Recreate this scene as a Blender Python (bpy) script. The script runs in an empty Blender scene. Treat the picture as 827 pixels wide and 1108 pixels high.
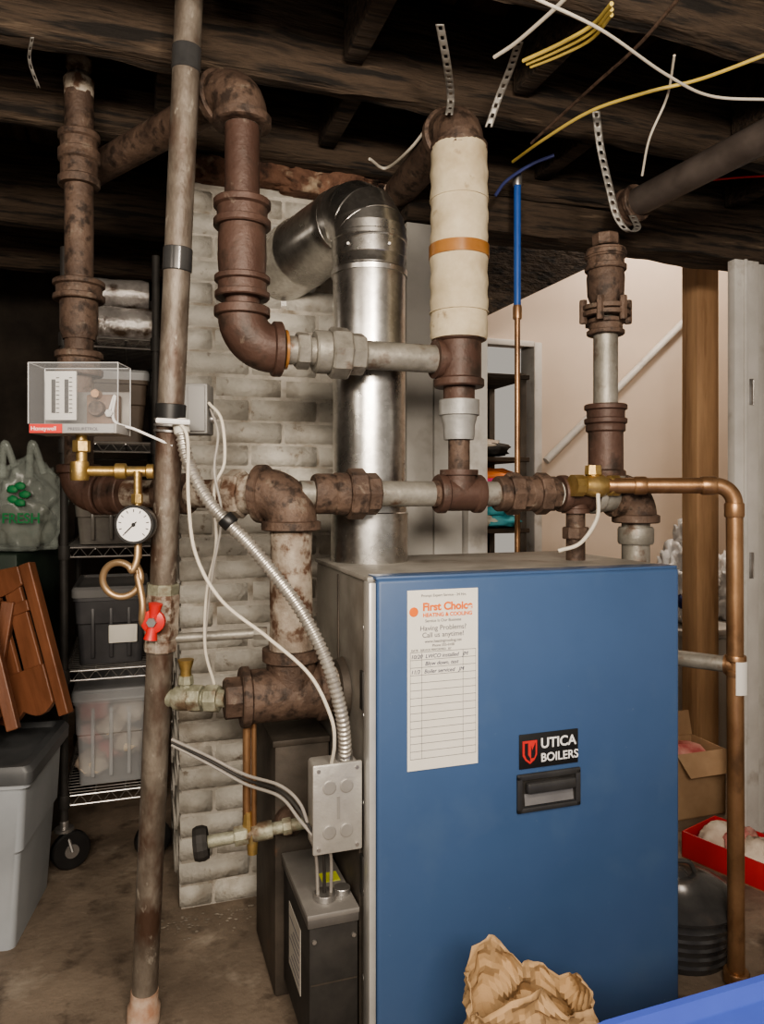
import bpy, math, random, bmesh
from mathutils import Vector, Matrix, noise
random.seed(7)
scn=bpy.context.scene
F=800.0; CX=413.5; CY=532.0; H=1.2
TH=math.radians(18.5)
A=Vector((math.cos(TH),math.sin(TH),0)); B=Vector((-math.sin(TH),math.cos(TH),0)); Z=Vector((0,0,1))
O=Vector((-.025,1.49,0))
ML=Matrix.Translation(O)@Matrix.Rotation(TH,4,'Z')
MW=Matrix.Identity(4)
def L(s,t,z): return O+A*s+B*t+Z*z
def P(u,v,d): return Vector(((u-CX)*d/F,d,H-(v-CY)*d/F))
def C(u,v,z=2.12): # point on the underside plane of the ceiling structure
    return P(u,v,(z-H)*F/(CY-v))

# ---------------------------------------------------------------- materials
def M(name,c1,c2=None,scale=8,rough=.6,metal=0,bump=0,c3=None,s3=30,thr3=(.55,.65),thr=(.35,.65),stretch=(1,1,1),bscale=None,r2=None,vor=0,spec=None,vmix=.2,c4=None,s4=60,thr4=(.58,.66),bdist=.01):
    m=bpy.data.materials.new(name); m.use_nodes=True
    nt=m.node_tree; b=nt.nodes['Principled BSDF']
    b.inputs['Roughness'].default_value=rough; b.inputs['Metallic'].default_value=metal
    if spec is not None: b.inputs['Specular IOR Level'].default_value=spec
    c1=tuple(c1)+(1,)
    b.inputs['Base Color'].default_value=c1
    if c2 is None and not bump: return m
    c2=tuple(c2 or c1[:3])+(1,)
    tc=nt.nodes.new('ShaderNodeTexCoord'); mp=nt.nodes.new('ShaderNodeMapping')
    mp.inputs['Scale'].default_value=stretch
    nt.links.new(tc.outputs['Object'],mp.inputs['Vector'])
    def nz(sc,det=6):
        n=nt.nodes.new('ShaderNodeTexNoise'); n.inputs['Scale'].default_value=sc; n.inputs['Detail'].default_value=det
        n.inputs['Roughness'].default_value=.6
        nt.links.new(mp.outputs['Vector'],n.inputs['Vector']); return n
    def ramp(src,t,a,bb):
        r=nt.nodes.new('ShaderNodeValToRGB'); r.color_ramp.elements[0].position=t[0]; r.color_ramp.elements[1].position=t[1]
        r.color_ramp.elements[0].color=a; r.color_ramp.elements[1].color=bb
        nt.links.new(src,r.inputs['Fac']); return r
    n1=nz(scale); src=n1.outputs['Fac']
    if vor:
        v=nt.nodes.new('ShaderNodeTexVoronoi'); v.inputs['Scale'].default_value=vor
        nt.links.new(mp.outputs['Vector'],v.inputs['Vector'])
        mm=nt.nodes.new('ShaderNodeMix'); mm.data_type='FLOAT'; mm.inputs[0].default_value=vmix
        nt.links.new(src,mm.inputs[2]); 
        sp=nt.nodes.new('ShaderNodeSeparateColor'); nt.links.new(v.outputs['Color'],sp.inputs[0])
        nt.links.new(sp.outputs[0],mm.inputs[3]); src=mm.outputs[0]
    r1=ramp(src,thr,c1,c2); out=r1.outputs['Color']
    for (cc_,ss_,tt_) in ((c3,s3,thr3),(c4,s4,thr4)):
        if cc_ is not None:
            n3=nz(ss_,4); r3=ramp(n3.outputs['Fac'],tt_,(0,0,0,1),(1,1,1,1))
            mx=nt.nodes.new('ShaderNodeMix'); mx.data_type='RGBA'
            nt.links.new(r3.outputs['Color'],mx.inputs[0]); nt.links.new(out,mx.inputs[6]); mx.inputs[7].default_value=tuple(cc_)+(1,)
            out=mx.outputs[2]
    nt.links.new(out,b.inputs['Base Color'])
    if r2 is not None:
        rr=ramp(n1.outputs['Fac'],thr,(rough,)*3+(1,),(r2,)*3+(1,)); nt.links.new(rr.outputs['Color'],b.inputs['Roughness'])
    if bump:
        nb=nz(bscale or scale*4,8); bp=nt.nodes.new('ShaderNodeBump'); bp.inputs['Strength'].default_value=bump; bp.inputs['Distance'].default_value=bdist
        nt.links.new(nb.outputs['Fac'],bp.inputs['Height']); nt.links.new(bp.outputs['Normal'],b.inputs['Normal'])
    return m
rust=M('rusty_iron',(.075,.049,.037),(.145,.098,.073),13,.62,.12,.45,(.20,.165,.13),26,(.62,.74),bscale=60,c4=(.040,.027,.021),s4=38,thr4=(.50,.64))
rust2=M('red_brown_iron',(.070,.039,.030),(.108,.064,.049),9,.52,.12,.3,(.040,.027,.021),18,(.50,.68),bscale=40,c4=(.16,.125,.10),s4=35,thr4=(.66,.74))
scale_iron=M('scaled_iron',(.21,.165,.13),(.42,.375,.315),18,.75,.1,.5,(.11,.062,.04),26,(.48,.60),bscale=50)
greypipe=M('aged_steel',(.21,.20,.175),(.34,.325,.29),16,.48,.4,.2,(.13,.085,.06),18,(.56,.72),bscale=60)
leanm=M('leaning_pipe_steel',(.115,.093,.075),(.25,.22,.185),18,.5,.3,.3,(.085,.05,.035),11,(.50,.64),bscale=60,stretch=(1,1,.5),c4=(.34,.31,.265),s4=42,thr4=(.62,.72))
galv=M('galvanised_sheet',(.46,.45,.43),(.62,.61,.585),9,.26,.97,.03,vor=90,bscale=6,r2=.34,c3=(.76,.75,.73),s3=120,thr3=(.66,.72))
jacket=M('jacket_steel',(.25,.235,.21),(.35,.335,.305),5,.42,.5,.05,(.15,.13,.11),4,(.5,.75),bscale=30)
toppan=M('dusty_steel_top',(.26,.25,.225),(.40,.38,.35),12,.6,.3,.1,(.16,.14,.12),6,(.5,.7))
darkst=M('dark_dirty_steel',(.050,.043,.036),(.11,.092,.076),6,.6,.3,.2,(.15,.09,.055),14,(.62,.75))
blue=M('blue_enamel',(.053,.103,.215),(.061,.115,.236),3,.42,.0,.02,(.078,.132,.24),5,(.55,.85),bscale=20,c4=(.12,.17,.26),s4=60,thr4=(.71,.78))
blk=M('black_plastic',(.014,.014,.015),(.02,.02,.02),20,.4)
blkr=M('black_dull',(.020,.019,.018),(.040,.037,.034),12,.65)
blkgloss=M('black_gloss',(.03,.03,.032),(.055,.055,.055),10,.2)
white=M('white_ink',(.85,.85,.85)); tagw=M('tag_white',(.62,.61,.58)); redm=M('red_paint',(.55,.03,.03),(.65,.05,.04),10,.4)
paper=M('card_paper',(.74,.72,.65),(.82,.80,.73),6,.7); ink=M('grey_ink',(.14,.14,.16)); orange=M('orange_ink',(.80,.18,.03)); penink=M('pen_ink',(.04,.05,.11))
brass=M('brass',(.42,.29,.11),(.58,.42,.19),25,.38,.8,.1,(.28,.25,.15),20,(.6,.75))
copper=M('aged_copper',(.25,.14,.075),(.41,.25,.14),12,.38,.72,.08,(.18,.11,.065),16,(.52,.7),stretch=(1,1,.6))
oldbrz=M('green_bronze',(.23,.23,.17),(.42,.42,.33),25,.6,.4,.3,(.17,.125,.085),20,(.5,.65))
cream=M('pipe_wrap',(.44,.37,.255),(.60,.53,.39),9,.8,0,.3,(.34,.26,.165),6,(.54,.78),bscale=30,c4=(.24,.175,.11),s4=20,thr4=(.64,.75))
tape=M('brown_tape',(.27,.12,.035),(.35,.17,.06),20,.3)
whtape=M('white_ptfe',(.55,.53,.47),(.65,.63,.57),20,.6)
brick=M('painted_brick',(.47,.45,.40),(.66,.64,.585),5,.72,0,.5,(.35,.315,.265),8,(.52,.74),bscale=45,c4=(.25,.205,.16),s4=28,thr4=(.63,.74))
mortar=M('painted_mortar',(.42,.395,.35),(.56,.53,.48),14,.9,0,.6,(.27,.235,.19),12,(.52,.70))
wallp=M('partition_paint',(.41,.40,.375),(.50,.49,.465),4,.7,0,.1,(.30,.28,.25),6,(.6,.8))
trimw=M('white_trim_paint',(.50,.485,.46),(.61,.595,.57),6,.5,0,.1,(.35,.325,.29),9,(.58,.75))
beige=M('stair_wall_paint',(.62,.52,.43),(.66,.56,.47),2,.7,0,.03)
conc=M('concrete',(.155,.123,.095),(.27,.22,.172),3.5,.7,0,.5,(.39,.34,.28),6,(.57,.76),bscale=25,r2=.5,c4=(.095,.073,.056),s4=11,thr4=(.54,.72))
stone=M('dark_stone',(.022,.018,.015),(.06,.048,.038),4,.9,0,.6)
joistm=M('old_joist',(.028,.020,.0145),(.125,.086,.058),7,.88,0,1.0,(.24,.18,.125),8,(.62,.80),stretch=(.38,4.5,4.5),bscale=12,bdist=.022,c4=(.015,.012,.010),s4=7,thr4=(.48,.60))
plankm=M('old_planks',(.030,.021,.015),(.11,.076,.053),6,.85,0,.8,(.02,.014,.01),8,(.5,.7),stretch=(4,.4,4),bscale=10,c4=(.18,.135,.095),s4=5,thr4=(.62,.74))
postm=M('pine_post',(.30,.185,.105),(.42,.27,.155),6,.6,0,.2,(.19,.105,.05),5,(.55,.75),stretch=(4,4,.4))
chairm=M('stained_wood',(.135,.055,.028),(.225,.095,.050),7,.4,0,.1,stretch=(3,3,.6))
kraft=M('kraft_paper',(.40,.26,.135),(.49,.335,.19),10,.78,0,.25,bscale=25)
card=M('cardboard',(.34,.225,.135),(.43,.30,.19),7,.8)
tote=M('grey_tote_plastic',(.34,.37,.40),(.41,.44,.47),4,.5); totelid=M('dark_lid_plastic',(.07,.075,.08),(.11,.115,.12),6,.45)
bluebin=M('blue_bin_plastic',(.065,.105,.48),(.075,.125,.54),5,.35)
chrome=M('dull_chrome',(.36,.35,.34),(.52,.51,.50),20,.35,.85)
strapm=M('strap_steel',(.20,.19,.175),(.32,.31,.29),25,.5,.5)
wcable=M('white_cable',(.58,.54,.46),(.66,.62,.54),10,.5); ycable=M('yellow_cable',(.48,.37,.09),(.58,.45,.13),10,.5)
gcable=M('grey_cable',(.28,.26,.24),(.36,.34,.31),10,.5)
flexm=M('flexible_conduit_metal',(.38,.36,.33),(.53,.51,.47),20,.35,.6)
boxm=M('cast_box_metal',(.42,.41,.39),(.54,.53,.50),14,.42,.5,.15)
blupex=M('blue_pex',(.02,.08,.30),(.03,.10,.36),10,.4)
redplast=M('red_carton',(.42,.03,.035),(.50,.04,.045),8,.5)
foil=M('wrap_film',(.30,.28,.27),(.55,.53,.51),12,.15,.4,.5,(.10,.07,.05),9,(.5,.62))
pink=M('pink_cloth',(.7,.07,.25)); oran=M('orange_cloth',(.75,.22,.05)); grn=M('green_print',(.02,.20,.07)); teal=M('teal_cloth',(.05,.3,.35)); navy=M('navy_print',(.03,.04,.14))
cloth=M('pale_cloth',(.50,.41,.34),(.70,.63,.53),12,.9,0,.3); pinkcl=M('rose_cloth',(.42,.11,.11),(.65,.37,.32),14,.9)
bagw=M('white_plastic_film',(.62,.62,.62),(.78,.78,.78),6,.3,0,.2)
crud=M('crumbling_masonry',(.085,.042,.028),(.19,.105,.07),14,.9,0,.9,(.36,.29,.21),11,(.56,.68),bscale=40,c4=(.03,.02,.015),s4=16,thr4=(.56,.68))
def glassy(name,col,alpha,rough=.1):
    m=bpy.data.materials.new(name); m.use_nodes=True; b=m.node_tree.nodes['Principled BSDF']
    b.inputs['Base Color'].default_value=col+(1,); b.inputs['Alpha'].default_value=alpha; b.inputs['Roughness'].default_value=rough
    return m
clear=glassy('clear_plastic',(.70,.72,.75),.07); clear2=glassy('cloudy_plastic',(.60,.62,.64),.42,.3); film=glassy('bag_film',(.48,.54,.50),.28,.2)

# ---------------------------------------------------------------- helpers
def grp(name):
    e=bpy.data.objects.new(name,None); scn.collection.objects.link(e); e.empty_display_size=.05; return e
def mk(name,verts,faces,mat,par=None,smooth=True,ang=35,mtx=None):
    me=bpy.data.meshes.new(name); me.from_pydata([tuple(v) for v in verts],[],faces); me.update()
    bm=bmesh.new(); bm.from_mesh(me); bmesh.ops.recalc_face_normals(bm,faces=bm.faces); bm.to_mesh(me); bm.free()
    me.materials.append(mat)
    if smooth:
        for p in me.polygons: p.use_smooth=True
        me.set_sharp_from_angle(angle=math.radians(ang))
    ob=bpy.data.objects.new(name,me); scn.collection.objects.link(ob)
    if par: ob.parent=par
    if mtx is not None: ob.matrix_basis=mtx
    return ob
def box(par,name,lo,hi,mat,mtx=ML,bev=.003,seg=2):
    bm=bmesh.new(); bmesh.ops.create_cube(bm,size=1)
    lo=Vector(lo);hi=Vector(hi)
    for v in bm.verts: v.co=Vector((lo[i]+(v.co[i]+.5)*(hi[i]-lo[i]) for i in range(3)))
    if bev: bmesh.ops.bevel(bm,geom=bm.edges[:],offset=bev,segments=seg,affect='EDGES',profile=.5)
    bmesh.ops.recalc_face_normals(bm,faces=bm.faces)
    me=bpy.data.meshes.new(name); bm.to_mesh(me); bm.free(); me.materials.append(mat)
    for p in me.polygons: p.use_smooth=True
    me.set_sharp_from_angle(angle=math.radians(30))
    ob=bpy.data.objects.new(name,me); scn.collection.objects.link(ob)
    if par: ob.parent=par
    ob.matrix_basis=mtx; return ob
def frame(d):
    d=d.normalized(); up=Vector((0,0,1)) if abs(d.z)<.9 else Vector((1,0,0))
    x=d.cross(up).normalized(); y=d.cross(x).normalized(); return x,y
def rings2mesh(rings,cap=True,closed=True):
    n=len(rings[0]); vs=[p for r in rings for p in r]; fs=[]
    for i in range(len(rings)-1):
        for j in range(n if closed else n-1):
            k=(j+1)%n; fs.append((i*n+j,i*n+k,(i+1)*n+k,(i+1)*n+j))
    if cap: fs.append(tuple(range(n))); fs.append(tuple((len(rings)-1)*n+j for j in range(n)))
    return vs,fs
def lathe(par,name,p0,p1,prof,mat,seg=28,jit=0,ang=35,smooth=True,rot=0):
    p0=Vector(p0);p1=Vector(p1); d=p1-p0; x,y=frame(d); rings=[]
    for f,r in prof:
        c=p0+d*f; rr=[]
        for j in range(seg):
            a=2*math.pi*j/seg+rot; q=r
            if jit: q=r*(1+jit*noise.noise((c+x*math.cos(a)*.08+y*math.sin(a)*.08)*22))
            rr.append(c+(x*math.cos(a)+y*math.sin(a))*q)
        rings.append(rr)
    vs,fs=rings2mesh(rings); return mk(name,vs,fs,mat,par,smooth,ang)
def tube(par,name,pts,r,mat,seg=16,cap=True):
    pts=[Vector(p) for p in pts]; n=len(pts); rs=r if isinstance(r,(list,tuple)) else [r]*n
    T=[]
    for i in range(n):
        t=(pts[min(i+1,n-1)]-pts[max(i-1,0)]).normalized(); T.append(t)
    x,y=frame(T[0]); rings=[]
    for i in range(n):
        if i: x=(x-T[i]*x.dot(T[i])).normalized()
        y=T[i].cross(x)
        rings.append([pts[i]+(x*math.cos(2*math.pi*j/seg)+y*math.sin(2*math.pi*j/seg))*rs[i] for j in range(seg)])
    vs,fs=rings2mesh(rings,cap); return mk(name,vs,fs,mat,par,True,40)
def bend(corners,R,n=10):
    out=[Vector(corners[0])]
    for i in range(1,len(corners)-1):
        p=Vector(corners[i]); a=(Vector(corners[i-1])-p).normalized(); b=(Vector(corners[i+1])-p).normalized()
        al=a.angle(b); tl=R/math.tan(al/2)
        s=p+a*tl; e=p+b*tl; bis=(a+b).normalized(); c=p+bis*(R/math.sin(al/2))
        v0=s-c; v1=e-c; w=v0.angle(v1); 
        for k in range(n+1):
            f=k/n; out.append(c+(v0*math.sin((1-f)*w)+v1*math.sin(f*w))/math.sin(w))
    out.append(Vector(corners[-1])); return out
def cat(pts,n=12):
    pts=[Vector(p) for p in pts]; q=[pts[0]*2-pts[1]]+pts+[pts[-1]*2-pts[-2]]; out=[]
    for i in range(1,len(q)-2):
        for k in range(n):
            t=k/n; a,b,c,d=q[i-1],q[i],q[i+1],q[i+2]
            out.append(.5*((2*b)+(c-a)*t+(2*a-5*b+4*c-d)*t*t+(3*b-a-3*c+d)*t**3))
    out.append(pts[-1]); return out
def pipe(par,name,p0,p1,r,mat,seg=28): 
    return lathe(par,name,p0,p1,[(0,r),(.25,r),(.5,r),(.75,r),(1,r)],mat,seg)
def band(par,name,c,d,ln,r,mat,seg=28,ch=.12,smooth=True):
    c=Vector(c); d=Vector(d).normalized(); 
    return lathe(par,name,c-d*ln/2,c+d*ln/2,[(0,r*.8),(0,r*.93),(ch,r),(1-ch,r),(1,r*.93),(1,r*.8)],mat,seg,smooth=smooth)
def coupling(par,c,d,ln,r,mat,name='coupling'):
    c=Vector(c); d=Vector(d).normalized(); b=min(.018/ln,.25)
    return lathe(par,name,c-d*ln/2,c+d*ln/2,[(0,r*.8),(0,r*1.08),(b*.2,r*1.13),(b,r*1.13),(b*1.25,r),(1-b*1.25,r),(1-b,r*1.13),(1-b*.2,r*1.13),(1,r*1.08),(1,r*.8)],mat,30,jit=.02)
def union(par,c,d,r,mat,ln=.09,name='union'):
    c=Vector(c); d=Vector(d).normalized()
    band(par,name+'_nut',c,d,ln*.42,r*1.55,mat,8,.1,False)
    band(par,name+'_tail_1',c-d*ln*.36,d,ln*.34,r*1.28,mat)
    band(par,name+'_tail_2',c+d*ln*.36,d,ln*.34,r*1.28,mat,8,.1,False)
def elbow(par,c,d1,d2,r,R,mat,name='elbow'):
    c=Vector(c); d1=Vector(d1).normalized(); d2=Vector(d2).normalized()
    pts=bend([c+d1*(R+.012),c,c+d2*(R+.012)],R*.98,12)
    tube(par,name,pts,r*1.2,mat,24)
    band(par,name+'_lip_1',c+d1*(R+.006),d1,.022,r*1.38,mat); band(par,name+'_lip_2',c+d2*(R+.006),d2,.022,r*1.38,mat)
def tee(par,c,d,bd,r,ln,mat,name='tee',rb=None):
    c=Vector(c); d=Vector(d).normalized(); bd=Vector(bd).normalized(); rb=rb or r
    coupling(par,c,d,ln,r*1.22,mat,name)
    lathe(par,name+'_branch',c,c+bd*ln*.5,[(0,rb*1.2),(.75,rb*1.2),(.78,rb*1.36),(1,rb*1.36),(1,rb)],mat)
def text(par,body,loc,size,mat,rz=TH,align='LEFT',bold=0,name='lettering'):
    cu=bpy.data.curves.new(name,'FONT'); cu.body=body; cu.size=size; cu.align_x=align; cu.offset=bold; cu.extrude=.0004
    cu.materials.append(mat); ob=bpy.data.objects.new(name,cu); scn.collection.objects.link(ob); ob.parent=par
    ob.location=loc; ob.rotation_euler=(math.pi/2,0,rz); return ob
def rrect(w,d,r,z,n=5,cx=0,cy=0):
    out=[]
    for (sx,sy,a0) in ((1,1,0),(-1,1,90),(-1,-1,180),(1,-1,270)):
        for k in range(n+1):
            a=math.radians(a0+90*k/n); out.append(Vector((cx+sx*(w/2-r)+r*math.cos(a),cy+sy*(d/2-r)+r*math.sin(a),z)))
    return out
def loft(par,name,rings,mat,mtx=ML,cap=True,ang=35):
    vs,fs=rings2mesh(rings,cap); return mk(name,vs,fs,mat,par,True,ang,mtx)
def blob(par,name,c,sc,mat,amp=.25,freq=3,sub=4,seed=0,ridge=True,mtx=None,flat=False):
    bm=bmesh.new(); bmesh.ops.create_icosphere(bm,subdivisions=sub,radius=1)
    for v in bm.verts:
        p=v.co.copy(); n=noise.noise(p*freq+Vector((seed,0,0))); n2=noise.noise(p*freq*2.3+Vector((0,seed,0)))
        if ridge: n=1-2*abs(n)*1.6; n2=1-2*abs(n2)*1.6
        k=1+amp*(n*.6+n2*.4); q=p*k
        if q.z<-.75: q.z=-.75
        v.co=Vector((q.x*sc[0]+c[0],q.y*sc[1]+c[1],q.z*sc[2]+c[2]))
    me=bpy.data.meshes.new(name); bm.to_mesh(me); bm.free(); me.materials.append(mat)
    for p in me.polygons: p.use_smooth=not flat
    ob=bpy.data.objects.new(name,me); scn.collection.objects.link(ob); ob.parent=par
    if mtx is not None: ob.matrix_basis=mtx
    return ob

# ---------------------------------------------------------------- room shell
box(None,'floor',(-3.2,-2.6,-.12),(4.2,3.4,0),conc,bev=0)
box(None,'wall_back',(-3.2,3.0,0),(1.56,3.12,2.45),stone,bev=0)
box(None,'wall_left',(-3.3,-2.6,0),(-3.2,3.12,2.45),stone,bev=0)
box(None,'wall_right',(4.2,-2.6,0),(4.3,3.4,3.3),beige,bev=0)
box(None,'wall_stairwell',(1.57,2.0,0),(4.2,2.12,3.3),beige,bev=0)
box(None,'wall_stair_over_door',(.60,2.0,1.97),(1.57,2.12,3.3),beige,bev=0)
d1=grp('door_1'); box(d1,'jamb_right',(1.53,1.985,0),(1.575,2.13,1.98),trimw); box(d1,'head',(.60,1.985,1.955),(1.53,2.0,1.985),trimw)
box(None,'ceiling_stairwell',(.3,.76,3.3),(4.3,3.4,3.36),beige,bev=0)
# plank ceiling
ceil=grp('ceiling')
s=-3.1;i=0
while s<4.2:
    w=random.uniform(.13,.19); t1=.74 if s>.3 else 3.1
    box(ceil,'plank_%d'%i,(s,-2.6,2.42+random.uniform(0,.008)),(s+w-.006,t1,2.45),plankm,bev=.003,seg=1); s+=w;i+=1
box(ceil,'subfloor',(-3.2,-2.6,2.455),(4.2,.74,2.48),plankm,bev=0)
box(ceil,'subfloor_rear',(-3.2,.74,2.455),(.3,3.1,2.48),plankm,bev=0)
# joists (roughened)
def joist(name,t0,t1,z0,z1,s0,s1,mat,amp=.006):
    n=int((s1-s0)/.025); rings=[]
    ny=5; prof=[(t0,z1-(z1-z0)*k/ny) for k in range(ny)]+[(t0,z0+.012),(t0+.012,z0),(t0*.66+t1*.34,z0),(t0*.34+t1*.66,z0),(t1-.012,z0),(t1,z0+.012)]+[(t1,z0+(z1-z0)*(k+1)/ny) for k in range(ny)]
    for k in range(n+1):
        x=s0+(s1-s0)*k/n; r=[]
        for (y,z) in prof:
            p=Vector((x,y,z)); q=noise.noise_vector(Vector((x*4,y*16,z*16))); q2=noise.noise_vector(Vector((x*14,y*45,z*45)))
            r.append(p+(Vector((0,q.y,q.z))*amp+Vector((0,q2.y,q2.z))*amp*.5)*(1 if z<z1 else 0))
        rings.append(r)
    vs,fs=rings2mesh(rings); return mk(name,vs,fs,mat,None,True,40,ML)
def tc(c): return (c-1.49)*math.cos(TH)-0.008
for k,(c,z0,th) in enumerate(((.9,2.18,.05),(1.34,2.17,.055),(1.80,2.165,.065),(2.19,2.15,.075),(3.0,2.14,.07),(3.6,2.14,.07))):
    if tc(c)>.7: joist('ceiling_joist',tc(c),tc(c)+th,z0,2.42,-3.1,.28,joistm)
    else: joist('ceiling_joist',tc(c),tc(c)+th,z0,2.42,-3.1,4.15,joistm,.011)
# header beam above the opening + partition
joist('header_beam',.60,.74,2.0,2.10,.31,4.15,joistm,.010)
joist('header_beam',.575,.64,2.10,2.14,.31,4.15,joistm,.008)
pw=grp('wall_partition')
box(pw,'board_1',(.315,.632,0),(.40,.70,2.0),wallp); box(pw,'board_2',(.403,.630,0),(.495,.70,2.0),wallp)
box(pw,'right_section',(1.66,.64,0),(3.4,.70,2.0),wallp)
dj=grp('trim_1'); box(dj,'jamb',(.50,.60,0),(.565,.72,2.0),trimw)
dj=grp('trim_2'); box(dj,'jamb',(1.505,.60,0),(1.61,.635,2.0),trimw); box(dj,'stop',(1.54,.59,0),(1.552,.60,2.0),trimw)
box(dj,'casing',(1.613,.62,0),(1.66,.66,2.0),wallp)
for zz in (.9,1.5): box(dj,'strike_plate',(1.565,.598,zz),(1.585,.600,zz+.09),chrome)
# handrail on stair wall, stair stringer underside, wood post
hr=grp('stair_handrail')
p0=L(1.58,1.955,1.36); p1=L(2.66,1.955,2.33)
tube(hr,'rail',[p0,p0.lerp(p1,.5),p1],.020,trimw,12)
for f in (.25,.75):
    q=p0.lerp(p1,f); tube(hr,'bracket',[q,q+B*.045],.008,trimw,8)
st=grp('stair_stringer')
vs=[L(.62,1.35,1.77),L(1.75,1.35,2.34),L(1.75,1.35,2.80),L(.62,1.35,2.25)]; vs=vs+[v+B*.05 for v in vs]
mk('stringer',vs,[(0,1,2,3),(7,6,5,4),(0,4,5,1),(1,5,6,2),(2,6,7,3),(3,7,4,0)],joistm,st,False)
wp=grp('wooden_post'); box(wp,'post',(1.70,1.0,0),(1.81,1.09,2.9),postm,bev=.006); box(wp,'plate',(1.685,.985,0),(1.825,1.105,.03),postm)

# ---------------------------------------------------------------- chimney
ch=grp('brick_chimney')
cs0,cs1,ct0,ct1=-.326,.29,.773,1.30
box(ch,'core',(cs0+.004,ct0+.004,0),(cs1,ct1,2.415),mortar,bev=0)
bm=bmesh.new()
def addb(lo,hi):
    r=bmesh.ops.create_cube(bm,size=1)['verts']
    for v in r: v.co=Vector((lo[i]+(v.co[i]+.5)*(hi[i]-lo[i]) for i in range(3)))
row=0;z=0.004
while z<2.35:
    off=0 if row%2 else .105
    x=cs0-off
    while x<cs1:
        a=max(x,cs0); b=min(x+.196,cs1); j=random.uniform(-.004,.002)
        if b-a>.03: addb((a,ct0+j,z),(b,ct0+.07,z+.059+random.uniform(-.002,.002)))
        x+=.205
    y=ct0+(.075 if row%2 else .0)
    while y<ct1:
        b=min(y+.196,ct1); j=random.uniform(-.004,.002)
        if b-y>.03 and y>ct0+.01: addb((cs0+j,y+.005,z),(cs0+.06,b,z+.059))
        y+=.205
    z+=.067;row+=1
bmesh.ops.bevel(bm,geom=bm.edges[:],offset=.0035,segments=2,affect='EDGES')
for v in bm.verts: v.co+=noise.noise_vector(v.co*14)*.003*(1.8 if v.co.z<.7 else 1)
me=bpy.data.meshes.new('bricks'); bm.to_mesh(me); bm.free(); me.materials.append(brick)
for p in me.polygons: p.use_smooth=True
o=bpy.data.objects.new('bricks',me); scn.collection.objects.link(o); o.parent=ch; o.matrix_basis=ML
# crumbling masonry collar where the chimney meets the framing
for k,(x,zz,a,c_) in enumerate(((-.22,2.13,.10,.055),(-.08,2.15,.12,.07),(.05,2.13,.10,.06),(.17,2.15,.11,.06))):
    blob(ch,'crumbled_mortar',(x,ct0-.015,zz),(a,.05,c_),crud,.35,2.4,4,k+3,mtx=ML)
ru=grp('floor_debris'); bm=bmesh.new()
for k in range(70):
    x=random.uniform(-.62,-.36); y=2.10+(x+.55)*.33-abs(random.gauss(0,.05))-.01; s_=random.uniform(.002,.006)
    r=bmesh.ops.create_icosphere(bm,subdivisions=1,radius=s_)['verts']
    for v in r: v.co=Vector((v.co.x*random.uniform(.8,1.6)+x,v.co.y+y,abs(v.co.z)*.6))
me=bpy.data.meshes.new('chips'); bm.to_mesh(me); bm.free(); me.materials.append(M('chip_grey',(.26,.23,.19),(.36,.32,.27),20,.8))
o=bpy.data.objects.new('chips',me); scn.collection.objects.link(o); o.parent=ru

# ---------------------------------------------------------------- boiler
bo=grp('boiler'); W=.75; D=.474; T=1.027
box(bo,'jacket',(.004,.012,.03),(W-.004,D,T-.012),jacket,bev=.006)
box(bo,'top_panel',(.0,.016,T-.012),(W,D+.004,T-.001),toppan,bev=.003)
box(bo,'front_door',(.012,-.014,.012),(W,.012,T-.004),blue,bev=.008,seg=3)
box(bo,'front_top_lip',(.012,-.006,T-.006),(W,.05,T+.001),blue,bev=.002)
box(bo,'corner_strip',(-.004,-.010,.02),(.0105,.03,T-.01),M('edge_steel',(.50,.50,.49),(.62,.62,.60),9,.35,.4),bev=.002)
box(bo,'kick_base',(.02,.02,0),(W-.02,D-.02,.06),darkst,bev=.002)
for zz in (.80,.42):
    box(bo,'louver_slot',(-.006,.03,zz-.05),(-.001,.05,zz+.03),blkr,bev=.001)
box(bo,'side_seam',(.001,.25,.03),(.0055,.256,T-.02),darkst,bev=0)
for k in range(5): band(bo,'screw',L(.0,.035,.2+.18*k),A,.008,.006,chrome,8)
box(bo,'rear_section',(-.135,.32,.0),(.0,.60,.60),darkst,bev=.008)
box(bo,'rear_section_rim',(-.14,.315,.595),(.0,.605,.61),darkst,bev=.002)
band(bo,'inspection_plug',L(-.1,.315,.42),B,.03,.035,rust)
lathe(bo,'tapping_collar',L(.003,.211,.75)-A*.018,L(.003,.211,.75),[(0,.055),(.1,.066),(1,.072),(1,.03)],darkst)
box(bo,'lower_side_plate',(-.004,.06,.05),(.004,.31,.56),darkst,bev=.002)
# card
box(bo,'service_card',(.0753,-.0165,.632),(.2325,-.0145,.999),paper,bev=0)
def ft(x,z,y=-.017): return L(x,y,z)
text(bo,'Prompt Expert Service - 24 Hrs',ft(.155,.985),.0078,ink,align='CENTER')
text(bo,'First Choice',ft(.164,.957),.0225,orange,align='CENTER',bold=.0008)
text(bo,'HEATING & COOLING',ft(.164,.944),.0110,orange,align='CENTER',bold=.0003)
text(bo,'Service Is Our Business',ft(.154,.933),.0085,ink,align='CENTER')
text(bo,'Having Problems?',ft(.154,.916),.0145,ink,align='CENTER')
text(bo,'Call us anytime!',ft(.154,.902),.0145,ink,align='CENTER')
text(bo,'www.heatingcooling.net',ft(.154,.891),.0085,ink,align='CENTER')
text(bo,'Phone 555-0100',ft(.154,.8825),.0075,ink,align='CENTER')
lathe(bo,'flame_logo',ft(.089,.955,-.0165),ft(.089,.955,-.0172),[(0,.010),(1,.009)],orange,18)
for k in range(15):
    z=.872-.0155*k
    box(bo,'rule_line',(.081,-.0171,z),(.227,-.0168,z+.0009),ink,bev=0)
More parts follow.
